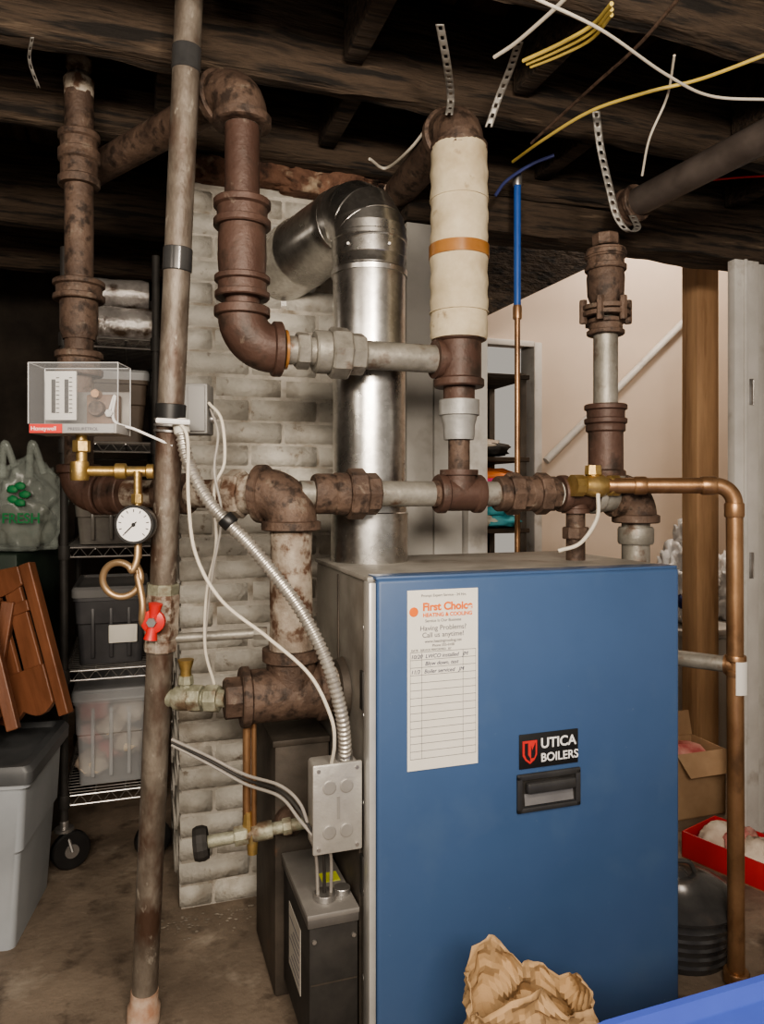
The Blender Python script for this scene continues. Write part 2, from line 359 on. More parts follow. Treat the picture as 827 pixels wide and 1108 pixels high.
for x in (.081,.106,.198,.227): box(bo,'column_line',(x,-.0171,.655),(x+.0007,-.0168,.8729),ink,bev=0)
text(bo,'DATE   SERVICE PERFORMED   BY',ft(.083,.8745),.006,ink)
for z,t in ((.860,'10/20  LWCO installed   JM'),(.845,'          Blow down, test'),(.829,'11/3   Boiler serviced   JM')): text(bo,t,ft(.082,z),.0112,penink).data.shear=.25
# name plate
box(bo,'name_plate',(.330,-.018,.606),(.475,-.0145,.680),blk,bev=.0015)
text(bo,'UTICA',ft(.381,.6475,-.0185),.0300,white,bold=.0006)
text(bo,'BOILERS',ft(.381,.618,-.0185),.0255,white,bold=.0004)
def plate(pts,mat,nm,y=-.0188):
    vs=[L(x,y,z) for x,z in pts]+[L(x,y+.0008,z) for x,z in pts]; n=len(pts)
    mk(nm,vs,[tuple(range(n)),tuple(range(n,2*n))]+[(i,(i+1)%n,n+(i+1)%n,n+i) for i in range(n)],mat,bo,False)
plate([(.337,.666),(.372,.666),(.372,.635),(.366,.624),(.355,.616),(.344,.624),(.337,.635)],redm,'flame_emblem')
plate([(.342,.661),(.350,.661),(.350,.636),(.355,.629),(.355,.621),(.346,.628),(.342,.637)],blk,'emblem_slot_1',-.0192)
plate([(.368,.661),(.360,.645),(.3575,.655),(.3575,.628),(.365,.629),(.368,.637)],blk,'emblem_slot_2',-.0192)
# recessed handle
hs=M('handle_sheen',(.15,.15,.155),(.20,.20,.205),10,.3); hb=M('handle_black',(.035,.035,.037),(.055,.055,.055),10,.3)  # sheen on the scoop is put into the colour as lighter grey
box(bo,'handle_bezel_top',(.3237,-.022,.582),(.4797,-.0145,.596),hb,bev=.003)
box(bo,'handle_bezel_bottom',(.3237,-.022,.513),(.4797,-.0145,.524),hb,bev=.003)
box(bo,'handle_bezel_left',(.3237,-.022,.513),(.337,-.0145,.594),hb,bev=.003)
box(bo,'handle_bezel_right',(.467,-.022,.513),(.4797,-.0145,.594),hb,bev=.003)
box(bo,'handle_cavity',(.337,-.0165,.524),(.467,-.0145,.583),blkr,bev=0)
box(bo,'handle_grip',(.342,-.034,.556),(.462,-.018,.580),hb,bev=.006)
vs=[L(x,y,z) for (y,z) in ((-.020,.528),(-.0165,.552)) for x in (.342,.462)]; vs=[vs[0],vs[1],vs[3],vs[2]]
mk('handle_scoop_sheen',vs,[(0,1,2,3)],hs,bo,False)

# black control enclosure low on side
cb=grp('gas_control_enclosure')
box(cb,'case',(-.115,.04,.05),(-.012,.31,.325),blkr,bev=.004)
box(cb,'lid_skirt',(-.119,.036,.318),(-.011,.313,.336),M('skirt_grey',(.12,.115,.11),(.18,.17,.16),8,.5,.4),bev=.002)
box(cb,'lid',(-.12,.035,.335),(-.010,.312,.346),M('lid_grey',(.25,.24,.23),(.33,.32,.30),8,.5,.4),bev=.002)
box(cb,'label',(-.1165,.12,.13),(-.115,.24,.27),M('aged_label',(.42,.40,.36),(.50,.48,.44),9,.6),bev=0)
for k in range(7): box(cb,'label_print',(-.1172,.13,.145+.016*k),(-.1165,.23-.02*(k%3),.148+.016*k),ink,bev=0)
box(cb,'front_seam',(-.112,.0385,.20),(-.014,.0395,.203),darkst,bev=0)
band(cb,'conduit_bushing',L(-.07,.09,.352),Z,.014,.024,chrome,24); band(cb,'conduit_bushing',L(-.03,.10,.352),Z,.014,.018,chrome,24)
box(cb,'foot',(-.10,.06,0),(-.02,.30,.05),darkst)
box(cb,'lid_sticker',(-.06,.15,.346),(-.02,.19,.347),M('sticker_yellow',(.6,.65,.1)),bev=0)
for x in (-.105,-.022):
    for zz in (.08,.29): band(cb,'case_screw',L(x,.039,zz),B,.006,.005,chrome,8)
# junction box
jb=grp('electrical_junction_box')
box(jb,'body',(-.108,.03,.475),(-.012,.09,.648),boxm,bev=.008,seg=3)
box(jb,'cover',(-.112,.022,.471),(-.008,.031,.652),boxm,bev=.004)
kn=M('knockout_metal',(.34,.33,.31),(.42,.41,.39),14,.42,.5)
for i in range(2):
    for j in range(2): band(jb,'knockout',L(-.078+.036*i,.0215,.515+.09*j),B,.004,.014,kn)
box(jb,'switch_slot',(-.062,.0205,.54),(-.056,.022,.585),kn,bev=0)
for x in (-.10,-.02):
    for zz in (.483,.64): band(jb,'cover_screw',L(x,.021,zz),B,.004,.004,chrome,8)
box(jb,'mount',(-.05,.05,.60),(-.006,.07,.63),chrome)

# ---------------------------------------------------------------- flue
fl=grp('flue_pipe'); fx,fy=-.032,1.87; r=.092
lathe(fl,'base_section',(fx,fy,T-.004),(fx,fy,1.16),[(0,r*1.06),(.9,r*1.06),(.92,r*1.03),(1,r*1.03)],galv,48)
lathe(fl,'riser',(fx,fy,1.15),(fx,fy,1.79),[(0,r),(.2,r),(.4,r),(.6,r),(.8,r),(.93,r),(.935,r*1.03),(.95,r*1.03),(.955,r),(1,r)],galv,48)
lathe(fl,'upper_collar',(fx,fy,1.74),(fx,fy,1.86),[(0,r*1.02),(0,r*1.05),(.1,r*1.06),(.15,r*1.02),(.7,r*1.02),(.72,r*1.05),(.8,r*1.05),(.82,r*1.02),(1,r*1.02)],galv,48)
E=L(-.03,.785,1.875); K=Vector((fx,fy,1.915)); dr=(E-K).normalized()
pts=bend([Vector((fx,fy,1.80)),K,K+dr*.16],.085,4)
for i in range(len(pts)-1):
    a,b=pts[i],pts[i+1]; dd=(b-a)
    lathe(fl,'elbow_gore',a-dd.normalized()*.02,b+dd.normalized()*.02,[(0,r*1.0),(.06,r*(1.03+.004*(i%2))),(.94,r*(1.03+.004*(i%2))),(1,r*1.0)],galv,48,ang=25)
lathe(fl,'chimney_run',K+dr*.10,E,[(0,r*1.04),(.06,r*1.08),(.12,r*1.04),(.6,r*1.06),(.62,r*1.10),(.66,r*1.10),(.68,r*1.08),(1,r*1.14)],galv,48)
lathe(fl,'thimble',E-B*.012,E+B*.012,[(0,r*1.1),(0,r*1.3),(1,r*1.3),(1,r)],galv,48)
for a in range(3): band(fl,'rivet',Vector((fx+.05*(a-1),fy-r*1.02*math.cos((a-1)*.5),1.80)),Vector((0,1,0)),.006,.004,chrome,8)

# ---------------------------------------------------------------- steam header
hd=grp('steam_header_pipe')
R0=Vector((-.203,1.653,0)); HZ=1.195
def HP(s,z=HZ): return R0+A*s+Z*z
tc0=L(.0,.211,.75); 
tp=lambda s: tc0-A*s
lathe(hd,'outlet_nipple',tp(.0),tp(.08),[(0,.05),(1,.05)],scale_iron)
Tcen=Vector((R0.x,R0.y,.75))
coupling(hd,tp(.135),A,.19,.058,rust,'outlet_tee')
lathe(hd,'outlet_tee_branch',Tcen,Tcen+Z*.10,[(0,.055),(.7,.055),(.75,.064),(1,.064),(1,.04)],rust,jit=.02)
band(hd,'outlet_bushing',tp(.245),A,.04,.046,rust,8,.1,False)
lathe(hd,'riser',Tcen+Z*.07,Tcen+Z*.40,[(0,.048),(.1,.05),(.25,.047),(.5,.048),(.7,.047),(1,.048)],scale_iron,jit=.05)
LW=Vector((-.75,1.83,HZ))    # left corner
ld=(LW-HP(0)).normalized()
elbow(hd,Tcen+Z*(HZ-.75),-Z,ld,.048,.065,rust)
union(hd,HP(0)+ld*.135,ld,.036,scale_iron,.09)
pipe(hd,'left_run',HP(0)+ld*.09,LW-ld*.05,.033,scale_iron)
coupling(hd,HP(0)+ld*.30,ld,.08,.043,rust)
coupling(hd,LW-ld*.11,ld,.06,.046,rust2)
elbow(hd,LW,-ld,Z,.038,.055,rust2)
# right run
band(hd,'elbow_side_boss',HP(.075),A,.05,.046,rust)
union(hd,HP(.15),A,.038,rust,.10)
pipe(hd,'right_run',HP(.02),HP(.88),.030,greypipe)
band(hd,'run_paint',HP(.36)-A*.01,A,.02,.032,rust)
tee(hd,HP(.41),A,Z,.034,.115,rust2,'centre_tee')
union(hd,HP(.555),A,.034,rust,.085); union(hd,HP(.635),A,.034,rust,.08)
band(hd,'ptfe_tape_ring',HP(.69),A,.012,.034,whtape)
tee(hd,HP(.735),A,-Z,.034,.10,rust2,'drop_tee',rb=.026)
pipe(hd,'boiler_drop',HP(.735)-Z*.03,Vector((HP(.735).x,HP(.735).y,T-.004)),.024,rust)
band(hd,'drop_nut',HP(.735)-Z*.10,Z,.03,.034,rust,8,.1,False)
coupling(hd,HP(.84),A,.07,.042,greypipe)
EC=HP(.918,1.165)
elbow(hd,HP(.918),-A,-Z,.044,.06,rust)
pipe(hd,'return_drop',Vector((EC.x,EC.y,.70)),Vector((EC.x,EC.y,1.13)),.036,greypipe)
band(hd,'drop_coupling',Vector((EC.x,EC.y,1.085)),Z,.045,.046,greypipe)
elbow(hd,Vector((EC.x,EC.y,.777)),Z,Vector((.863,1.80,0))-Vector((EC.x,EC.y,0)),.03,.05,rust)

# supply riser 1: centre tee up to wrapped pipe
sp=grp('insulated_steam_riser'); c=HP(.41)
pipe(sp,'lower_nipple',c+Z*.04,c+Z*.15,.026,rust)
lathe(sp,'reducer',c+Z*.13,c+Z*.225,[(0,.03),(0,.036),(.15,.038),(.35,.038),(.6,.044),(.62,.049),(1,.049),(1,.03)],M('grey_fitting',(.27,.27,.26),(.36,.36,.35),14,.5,.3,.15),30)
band(sp,'nipple',c+Z*.24,Z,.05,.038,rust2)
TZ=1.516-HZ
tee(sp,c+Z*(TZ),Z,-A,.044,.13,rust2,'upper_tee',rb=.034)
lathe(sp,'pipe_insulation',c+Z*(1.565-HZ),c+Z*(2.03-HZ),[(0,.04),(0,.066),(.02,.069)]+[(.05+.03*k,.069+.0015*math.sin(k*1.7)) for k in range(30)]+[(.98,.069),(1,.066),(1,.03)],cream,36,jit=.03)
band(sp,'brown_tape',c+Z*(1.775-HZ),Z,.03,.073,tape,36,.02); 
for k in range(2): band(sp,'wrap_seam',c+Z*(1.90-HZ-.27*k),Z,.004,.0715,cream,36,.2)
top=c+Z*(2.085-HZ)
elbow(sp,top,-Z,B,.05,.055,rust)
pipe(sp,'run_back',top+B*.05,top+B*.42,.045,rust)
# branch to left iron riser
q0=c+Z*TZ; QL=Vector((-.306,1.618,1.516))
pipe(sp,'branch_run',q0-A*.05,q0-A*.24,.033,greypipe)
pipe(sp,'branch_run_2',q0-A*.20,QL+A*.07,.032,greypipe)
union(sp,q0-A*.30,A,.038,greypipe,.11)
band(sp,'hex_bush',q0-A*.385,A,.03,.042,greypipe,8,.1,False)
ir=grp('iron_steam_riser')
elbow(ir,QL,A,Z,.044,.07,rust2)
band(ir,'ptfe_ring',QL+A*.095,A,.008,.044,tape)
pipe(ir,'riser',QL+Z*.07,QL+Z*.52,.038,rust2)
coupling(ir,QL+Z*.13,Z,.05,.053,rust2); lathe(ir,'riser_bulge',QL+Z*.15,QL+Z*.29,[(0,.05),(.3,.053),(.7,.052),(1,.048)],rust2)
coupling(ir,QL+Z*.29,Z,.06,.055,rust2)
band(ir,'ptfe_ring_top',QL+Z*.487,Z,.01,.042,whtape)
tp2=Vector((QL.x,QL.y,2.085)); far=Vector((-.86,2.08,2.075)); df=(far-tp2).normalized()
elbow(ir,tp2,-Z,df,.046,.07,rust)
pipe(ir,'run_to_rear',tp2+df*.07,far,.040,rust)

# left vertical riser with vent
lr=grp('iron_riser_with_vent'); b=LW
pipe(lr,'riser',b+Z*.05,b+Z*.99,.034,rust)
for zz,ln,rr in ((.32,.06,.05),(.50,.05,.054),(.86,.06,.044)): coupling(lr,b+Z*zz,Z,ln,rr,rust)
lathe(lr,'bulged_coupling',b+Z*.38,b+Z*.50,[(0,.038),(.2,.045),(.8,.045),(1,.038)],rust)
coupling(lr,b+Z*.80,Z,.08,.044,rust)
lathe(lr,'air_vent',b+Z*.98,b+Z*1.10,[(0,.02),(.02,.034),(.35,.036),(.5,.024),(.6,.03),(.8,.03),(1,.008)],scale_iron,jit=.06)

# right vertical riser with flanged valve
rr_=grp('flanged_steam_riser'); rc=HP(.825)
tee(rr_,rc,A,Z,.038,.09,greypipe,'base_tee')
pipe(rr_,'lower',rc+Z*.04,rc+Z*.10,.036,rust2)
coupling(rr_,rc+Z*.11,Z,.14,.044,rust2,'long_coupling'); coupling(rr_,rc+Z*.205,Z,.05,.048,rust2)
pipe(rr_,'middle',rc+Z*.2,rc+Z*.47,.031,greypipe)
for dz in (.462,.478): band(rr_,'flange',rc+Z*dz,Z,.014,.062,rust,32)
lathe(rr_,'body',rc+Z*.485,rc+Z*.63,[(0,.036),(.2,.046),(.5,.048),(.8,.042),(.85,.05),(1,.05),(1,.02)],rust)
for k in range(6):
    a=k*math.pi/3; q=rc+Z*.47+Vector((math.cos(a),math.sin(a),0))*.058
    band(rr_,'bolt',q,Z,.06,.010,rust,6,.1,False)
coupling(rr_,rc+Z*.60,Z,.05,.047,rust); band(rr_,'cap',rc+Z*.655,Z,.03,.035,rust,8,.1,False)
coupling(rr_,rc+Z*.43,Z,.04,.042,rust)

# ceiling pipe on the right
cp=grp('ceiling_drain_pipe'); a=P(676,226,2.17); b2=P(930,95,1.60)
pipe(cp,'pipe',a,b2,.040,M('dark_steel_pipe',(.085,.070,.063),(.14,.118,.107),8,.5,.4,.2))
coupling(cp,a.lerp(b2,.04),b2-a,.05,.047,rust); 

# ---------------------------------------------------------------- copper line
co=grp('copper_pipe')
cpath=bend([HP(.75,1.215)-B*.055+A*.03,Vector((.858,1.80,1.215)),Vector((.863,1.80,.01))],.045,10)
tube(co,'pipe',cpath,.0195,copper,24)
ce=Vector((.858,1.80,1.215)); cdir=(cpath[0]-ce).normalized()
band(co,'elbow_cup_1',ce+cdir*.06,cdir,.035,.023,copper); band(co,'elbow_cup_2',ce-Z*.06,Z,.035,.023,copper)
band(co,'coupling',ce+cdir*.22,cdir,.03,.023,copper)
bv=HP(.75,1.215)-B*.055
lathe(co,'brass_valve',bv-A*.06,bv+A*.07,[(0,.02),(0,.028),(.2,.028),(.25,.022),(.45,.030),(.6,.030),(.75,.022),(.8,.027),(1,.027),(1,.018)],brass,10)
lathe(co,'valve_bonnet',bv,bv+Z*.05,[(0,.02),(.5,.016),(.55,.022),(1,.02)],brass,8)
lathe(co,'valve_inlet',bv-A*.02,bv-A*.02+B*.05,[(0,.024),(1,.024)],brass,8)
tube(co,'valve_lever',cat([bv-Z*.02-B*.02,bv-Z*.08-B*.03-A*.01,bv-Z*.14-A*.05-B*.02,bv-Z*.16-A*.10]),.005,wcable,8)
cross0=Vector((EC.x,EC.y,.777)); cross1=Vector((.861,1.80,.777)); cd=(cross1-cross0).normalized()
pipe(co,'cross_pipe',cross0+cd*.05,cross1-cd*.02,.020,greypipe); coupling(co,cross0+cd*.075,cd,.035,.034,rust)
tee(co,Vector((.8615,1.80,.777)),Z,-cd,.0175,.05,copper,'copper_tee')
vs=[];fs=[]
for k in range(6):
    a=math.radians(-115+k*14); 
    for zz in (.71,.79): vs.append(Vector((.8617+.0262*math.cos(a),1.80+.0262*math.sin(a),zz)))
for k in range(5): fs.append((2*k,2*k+2,2*k+3,2*k+1))
mk('barcode_tag',vs,fs,tagw,co)
band(co,'floor_collar',(.863,1.80,.02),Z,.03,.03,copper)

# blue pex / copper pipe in front of the opening, rising behind the boiler
bp_=grp('blue_water_pipe'); bx=P(560,400,2.165)
pipe(bp_,'blue_section',Vector((bx.x,bx.y,1.72)),Vector((bx.x,bx.y,2.13)),.0105,blupex)
pipe(bp_,'copper_section',Vector((bx.x,bx.y,.02)),Vector((bx.x,bx.y,1.73)),.008,copper)
band(bp_,'coupling',Vector((bx.x,bx.y,1.725)),Z,.04,.013,copper)
band(bp_,'top_clamp',Vector((bx.x,bx.y,2.11)),Z,.03,.014,chrome)
band(bp_,'floor_flange',Vector((bx.x,bx.y,.01)),Z,.02,.014,copper)

# ---------------------------------------------------------------- leaning pipe
lp=grp('leaning_iron_pipe')
B0=Vector((-.541,1.675,0)); T0=Vector((-.404,1.55,2.24)); lpd=(T0-B0).normalized()
def LP(z): return B0+(T0-B0)*(z/2.24)
lathe(lp,'pipe',LP(.03),LP(2.40),[(k/20,.0285) for k in range(21)],leanm,28,jit=.01)
lathe(lp,'base_fitting',LP(0),LP(.075),[(0,.036),(.5,.036),(.6,.031),(1,.030)],M('old_white_coupling',(.36,.20,.13),(.56,.45,.36),20,.7),24)
band(lp,'black_tape_top',LP(2.11),lpd,.05,.0305,blkgloss,28,.04); band(lp,'black_tape_mid',LP(1.695),lpd,.05,.031,blkgloss,28,.04)
band(lp,'strap_tape',LP(1.372),lpd,.035,.033,blk,28,.04)
for k in range(3): band(lp,'conduit_clamp',LP(1.355-.012*k),lpd,.006,.034,chrome)
band(lp,'valve_body',LP(.93),lpd,.10,.038,scale_iron,8,.1,False); band(lp,'valve_end_1',LP(.985),lpd,.03,.036,oldbrz,8,.1,False); band(lp,'valve_end_2',LP(.865),lpd,.03,.036,scale_iron,8,.1,False)
vb=LP(.925); fw=Vector((0,-1,0))
band(lp,'stem',vb+fw*.045,fw,.03,.014,brass,8)
lathe(lp,'red_hub',vb+fw*.050,vb+fw*.066,[(0,.02),(.1,.025),(.8,.025),(1,.018)],redm,20)
for sgn in (1,-1):
    lathe(lp,'red_lever',vb+fw*.057,vb+fw*.060+Vector((.006,0,.040))*sgn,[(0,.012),(.6,.012),(.95,.015),(1,.008)],redm,12)
band(lp,'lever_nut',vb+fw*.069,fw,.01,.011,chrome,6)

# feed pipework joining lean pipe to the outlet tee
fd=grp('boiler_feed_valve')
f0=LP(.80); f1=tp(.26); f0=Vector((f0.x+.03,f0.y,.745)); fdv=(f1-f0).normalized()
pipe(fd,'nipple',f0-fdv*.03,f1,.019,oldbrz)
band(fd,'valve_hex_1',f0.lerp(f1,.45),fdv,.03,.030,oldbrz,8,.1,False); band(fd,'valve_body',f0.lerp(f1,.25),fdv,.05,.027,oldbrz,16); band(fd,'valve_hex_2',f0.lerp(f1,.75),fdv,.03,.030,oldbrz,8,.1,False)
fb=f0.lerp(f1,.25); lathe(fd,'bonnet',fb,fb+Z*.05,[(0,.016),(.6,.014),(.65,.018),(1,.016)],oldbrz,8); 
lathe(fd,'small_cap',fb+Z*.04,fb+Z*.085,[(0,.012),(.5,.012),(1,.018)],brass,12)
g0=LP(.845); pipe(fd,'upper_stub',Vector((g0.x,g0.y,.875)),Vector((g0.x+.23,g0.y+.04,.882)),.011,greypipe)
band(fd,'upper_stub_nut',Vector((g0.x+.215,g0.y+.038,.881)),Vector((1,.17,0)),.03,.015,greypipe,6)
# drain leg
dl=grp('drain_valve'); d0=tp(.20)
for dx in (-.006,.010): pipe(dl,'drop_pipe',Vector((d0.x-.01+dx,d0.y,.70)),Vector((d0.x-.01+dx,d0.y,.455)),.009 if dx<0 else .006,copper)
vz=.455; va=Vector((d0.x-.115,d0.y-.02,vz-.02)); vb2=Vector((d0.x+.15,d0.y+.03,vz+.012)); vd=(vb2-va).normalized()
pipe(dl,'valve_pipe',va,vb2,.0135,oldbrz); band(dl,'gland',va.lerp(vb2,.33),vd,.03,.022,oldbrz,8,.1,False)
band(dl,'seat',va.lerp(vb2,.5),vd,.045,.020,oldbrz,12); band(dl,'collar',va.lerp(vb2,.7),vd,.02,.019,oldbrz,8,.1,False)
lathe(dl,'outlet',va.lerp(vb2,.42),va.lerp(vb2,.42)-Z*.045,[(0,.014),(1,.011)],brass,12)
lathe(dl,'stem',va.lerp(vb2,.38),va.lerp(vb2,.38)+Z*.05,[(0,.013),(1,.009)],brass,8)
lathe(dl,'handwheel',va-vd*.012,va+vd*.018,[(0,.018),(.0,.033),(.3,.037),(.7,.037),(1,.033),(1,.012)],blkr,14,smooth=False)

# ---------------------------------------------------------------- control box, gauge, siphon
cbx=grp('pressure_control_box'); X0,X1,Z0,Z1,Y0=-.718,-.536,1.318,1.462,1.50
box(cbx,'back_plate',(X0,Y0+.075,Z0),(X1,Y0+.079,Z1-.05),M('back_plate_grey',(.20,.19,.18),(.28,.27,.25),14,.5,.4),MW,.001)
box(cbx,'base_label',(X0+.002,Y0-.002,Z0),(X1-.002,Y0+.075,Z0+.02),M('base_grey',(.36,.35,.34)),MW,.002)
box(cbx,'red_label',(X0+.004,Y0-.004,Z0+.001),(X0+.07,Y0-.002,Z0+.019),redm,MW,0); box(cbx,'grey_label',(X0+.074,Y0-.004,Z0+.001),(X1-.006,Y0-.002,Z0+.019),M('nameplate_silver',(.45,.45,.45),rough=.3,metal=.6),MW,0)
text(cbx,'Honeywell',(X0+.007,Y0-.0045,Z0+.006),.012,white,0)
text(cbx,'PRESSURETROL',(X0+.082,Y0-.0045,Z0+.006),.009,ink,0)
for nm,lo,hi in (('cover_front',(X0,Y0,Z0+.02),(X1,Y0+.002,Z1)),('cover_top',(X0,Y0+.002,Z1-.002),(X1,Y0+.074,Z1)),('cover_left',(X0,Y0+.002,Z0+.02),(X0+.002,Y0+.074,Z1-.002)),('cover_right',(X1-.002,Y0+.002,Z0+.02),(X1,Y0+.074,Z1-.002))): box(cbx,nm,lo,hi,clear,MW,0)
ed=M('acrylic_edge',(.50,.51,.52),rough=.2)
for (a,b) in (((X0,Z0+.02),(X0,Z1)),((X1,Z0+.02),(X1,Z1)),((X0,Z1),(X1,Z1))):
    tube(cbx,'cover_edge',[(a[0],Y0,a[1]),(b[0],Y0,b[1])],.0012,ed,6); tube(cbx,'cover_edge',[(a[0],Y0+.074,a[1]),(b[0],Y0+.074,b[1])],.0012,ed,6)
for x in (X0,X1): tube(cbx,'cover_edge',[(x,Y0,Z1),(x,Y0+.074,Z1)],.0012,ed,6)
box(cbx,'scale_plate',(X0+.02,Y0+.03,Z0+.03),(X0+.085,Y0+.036,Z1-.012),M('scale_white',(.62,.62,.60)),MW,.002)
for x in (.035,.062):
    box(cbx,'scale_slot',(X0+x,Y0+.027,Z0+.045),(X0+x+.007,Y0+.03,Z1-.03),blk,MW,0)
    for k in range(9): box(cbx,'tick',(X0+x+.009,Y0+.028,Z0+.045+.009*k),(X0+x+.015,Y0+.03,Z0+.0463+.009*k),blk,MW,0)
box(cbx,'switch_block',(X0+.10,Y0+.045,Z0+.022),(X0+.165,Y0+.07,Z0+.085),M('switch_brown',(.14,.085,.055),(.20,.13,.09),20,.5),MW,.003)
band(cbx,'dial',(X0+.125,Y0+.038,Z0+.055),(0,1,0),.02,.016,rust); band(cbx,'dial_cap',(X0+.125,Y0+.036,Z0+.085),(0,1,0),.02,.009,copper)
band(cbx,'terminal',(X0+.152,Y0+.04,Z0+.045),(0,1,0),.02,.009,chrome,6)
tube(cbx,'inner_wire',cat([(X0+.15,Y0+.04,Z0+.05),(X0+.165,Y0+.03,Z0+.08),(X0+.16,Y0+.04,Z0+.03),(X0+.20,Y0+.06,Z0+.012),(X0+.27,Y0+.08,Z0-.02)]),.003,white,8)
# brass manifold
bmn=grp('brass_manifold'); my=1.545
pipe(bmn,'mount_nipple',(-.628,my,1.245),(-.628,my,1.318),.011,brass); band(bmn,'mount_hex',(-.628,my,1.295),Z,.025,.018,brass,6,.1,False)
lathe(bmn,'cross_arm',(-.645,my,1.243),(-.487,my+.03,1.243),[(0,.012),(0,.017),(.15,.017),(.17,.011),(.5,.011),(.52,.017),(.65,.017),(.67,.011),(.9,.011),(.92,.016),(1,.016)],brass,12)
band(bmn,'elbow_body',(-.632,my,1.243),Z,.04,.019,brass,12)
gx=-.512
pipe(bmn,'gauge_stem',(gx,my,1.243),(gx,my,1.17),.007,brass); band(bmn,'gauge_hex',(gx,my,1.185),Z,.02,.012,brass,6,.1,False)
pg=grp('pressure_gauge'); gc=Vector((gx,my-.02,1.132))
lathe(pg,'case',gc,gc+Vector((0,.03,0)),[(0,.036),(0,.040),(.15,.041),(.9,.040),(1,.034)],blkgloss,36)
lathe(pg,'face',gc-Vector((0,.001,0)),gc+Vector((0,.002,0)),[(0,.035),(1,.035)],white,36)
for k in range(11):
    a=math.radians(225-27*k); p=gc+Vector((math.cos(a)*.026,-.0015,math.sin(a)*.026)); q=gc+Vector((math.cos(a)*.032,-.0015,math.sin(a)*.032)); tube(pg,'tick',[p,q],.0009,blk,6)
tube(pg,'needle',[gc+Vector((.006,-.003,.006)),gc+Vector((-.018,-.003,-.018))],.0012,blk,6); band(pg,'hub',gc+Vector((0,-.003,0)),(0,1,0),.003,.004,blk,12)
sy=grp('siphon_loop'); sc_=P(131,627,1.56); pts=[]
for k in range(0,27):
    a=math.radians(20+k*15); pts.append(sc_+Vector((math.cos(a)*.037,.0015*k-.02,math.sin(a)*.037)))
tl=[Vector((gx,my+.005,1.10)),Vector((gx,my,1.06))]
tube(sy,'coil',cat(tl+pts[1:]+[sc_+Vector((.045,.0,-.045)),sc_+Vector((.043,.005,-.09)),LP(.93)-Vector((.03,0,.03))],6),.0075,M('siphon_brass',(.38,.26,.15),(.50,.36,.22),18,.4,.7),12)
pipe(sy,'stem',(gx,my+.006,1.24),(gx,my+.006,1.06),.008,copper)

tb=grp('transformer_box')
box(tb,'case',(-.475,1.60,1.325),(-.378,1.66,1.435),M('box_grey',(.20,.20,.195),(.26,.26,.25),9,.5,.2),MW,.004); box(tb,'face_cover',(-.42,1.594,1.33),(-.382,1.60,1.43),M('box_grey2',(.23,.23,.225)),MW,.003); band(tb,'knockout',(-.374,1.63,1.36),(1,0,0),.01,.01,chrome)
box(tb,'bracket',(-.475,1.585,1.36),(-.44,1.601,1.40),chrome,MW,.002)

# ---------------------------------------------------------------- conduits & cables
fc=grp('flexible_metal_conduit')
cpn=[P(196,462,1.545),P(203,498,1.535),P(228,545,1.51),P(275,595,1.50),P(322,655,1.48),P(352,712,1.47),P(368,765,1.48),P(373,800,1.50),P(373,822,1.52)]
base=cat(cpn,40)
def resample(pts,step):
    out=[pts[0]];acc=0
    for i in range(1,len(pts)):
        seg=pts[i]-pts[i-1]; l=seg.length; d=step-acc
        while d<=l: out.append(pts[i-1]+seg*(d/l)); d+=step
        acc=l-(d-step)
    return out
rs_=resample(base,.0026)
tube(fc,'conduit',rs_,[.0113 if (k%4)<2 else .0138 for k in range(len(rs_))],flexm,16)
band(fc,'connector_low',cpn[-1]+Z*.008,Z,.03,.0165,chrome,8); band(fc,'connector_top',cpn[0],cpn[0]-cpn[1],.03,.0165,whtape,16)
band(fc,'cable_tie',P(247,564,1.507),Vector((1,0,-1)),.022,.018,blk,16)
c1=grp('thermostat_cable')
tube(c1,'cable',cat([P(192,455,1.53),P(203,475,1.52),P(204,540,1.51),P(212,600,1.50),P(240,650,1.49),P(290,690,1.48),P(335,730,1.46),P(358,775,1.455),P(362,805,1.47),P(358,830,1.5)]),.0038,wcable,8)
tube(c1,'cable_top',cat([P(170,455,1.52),P(185,456,1.515),P(205,457,1.53)]),.006,white,8)
c2=grp('low_voltage_cable')
tube(c2,'cable_1',cat([P(226,436,1.60),P(240,455,1.58),P(243,500,1.57),P(232,530,1.57),P(234,590,1.57),P(224,640,1.58),P(222,700,1.60),P(232,740,1.62)]),.0035,wcable,8)
tube(c2,'cable_2',cat([P(228,442,1.61),P(236,470,1.58),P(232,510,1.56),P(240,560,1.56),P(230,620,1.56),P(222,690,1.60)]),.003,gcable,8)
c3=grp('burner_cable')
for k in range(3):
    tube(c3,'cable_%d'%k,cat([P(186,800+3*k,1.62),P(225,818+4*k,1.60),P(265,838+5*k,1.58),P(303,850+6*k,1.52),P(325,870+9*k,1.49),P(335+7*k,900+8*k,1.49),P(342+8*k,925,1.52),L(-.085+.014*k,.09,.352)]),.0035,gcable if k!=1 else blkr,8)
def ccable(name,pl,r,mat):
    g=grp(name); tube(g,'cable',cat(pl),r,mat,8); return g
ccable('yellow_cable',[C(840,55),C(760,85),C(700,100),C(640,120),C(590,150),P(555,175,2.1)],.0042,ycable)
for k in range(3): ccable('yellow_cable',[C(566+4*k,66+3*k),C(605,48+6*k),C(640,28+7*k),C(662,4+6*k,2.10)],.0042,ycable)
ccable('white_cable',[C(572,-5,2.10),C(650,32,2.10),C(720,80,2.10),C(770,104,2.10),C(840,108,2.10)],.0032,wcable)
ccable('white_cable',[C(620,-10,2.14),C(600,10,2.14),C(560,45,2.14),C(535,62,2.14)],.0042,wcable)
ccable('white_cable',[C(400,172),C(418,182),P(445,160,1.95),P(470,128,1.90),P(490,112,1.95)],.0042,wcable)
ccable('red_wire',[P(760,196,2.15),P(800,192,2.1),P(840,190,2.05)],.003,redm)
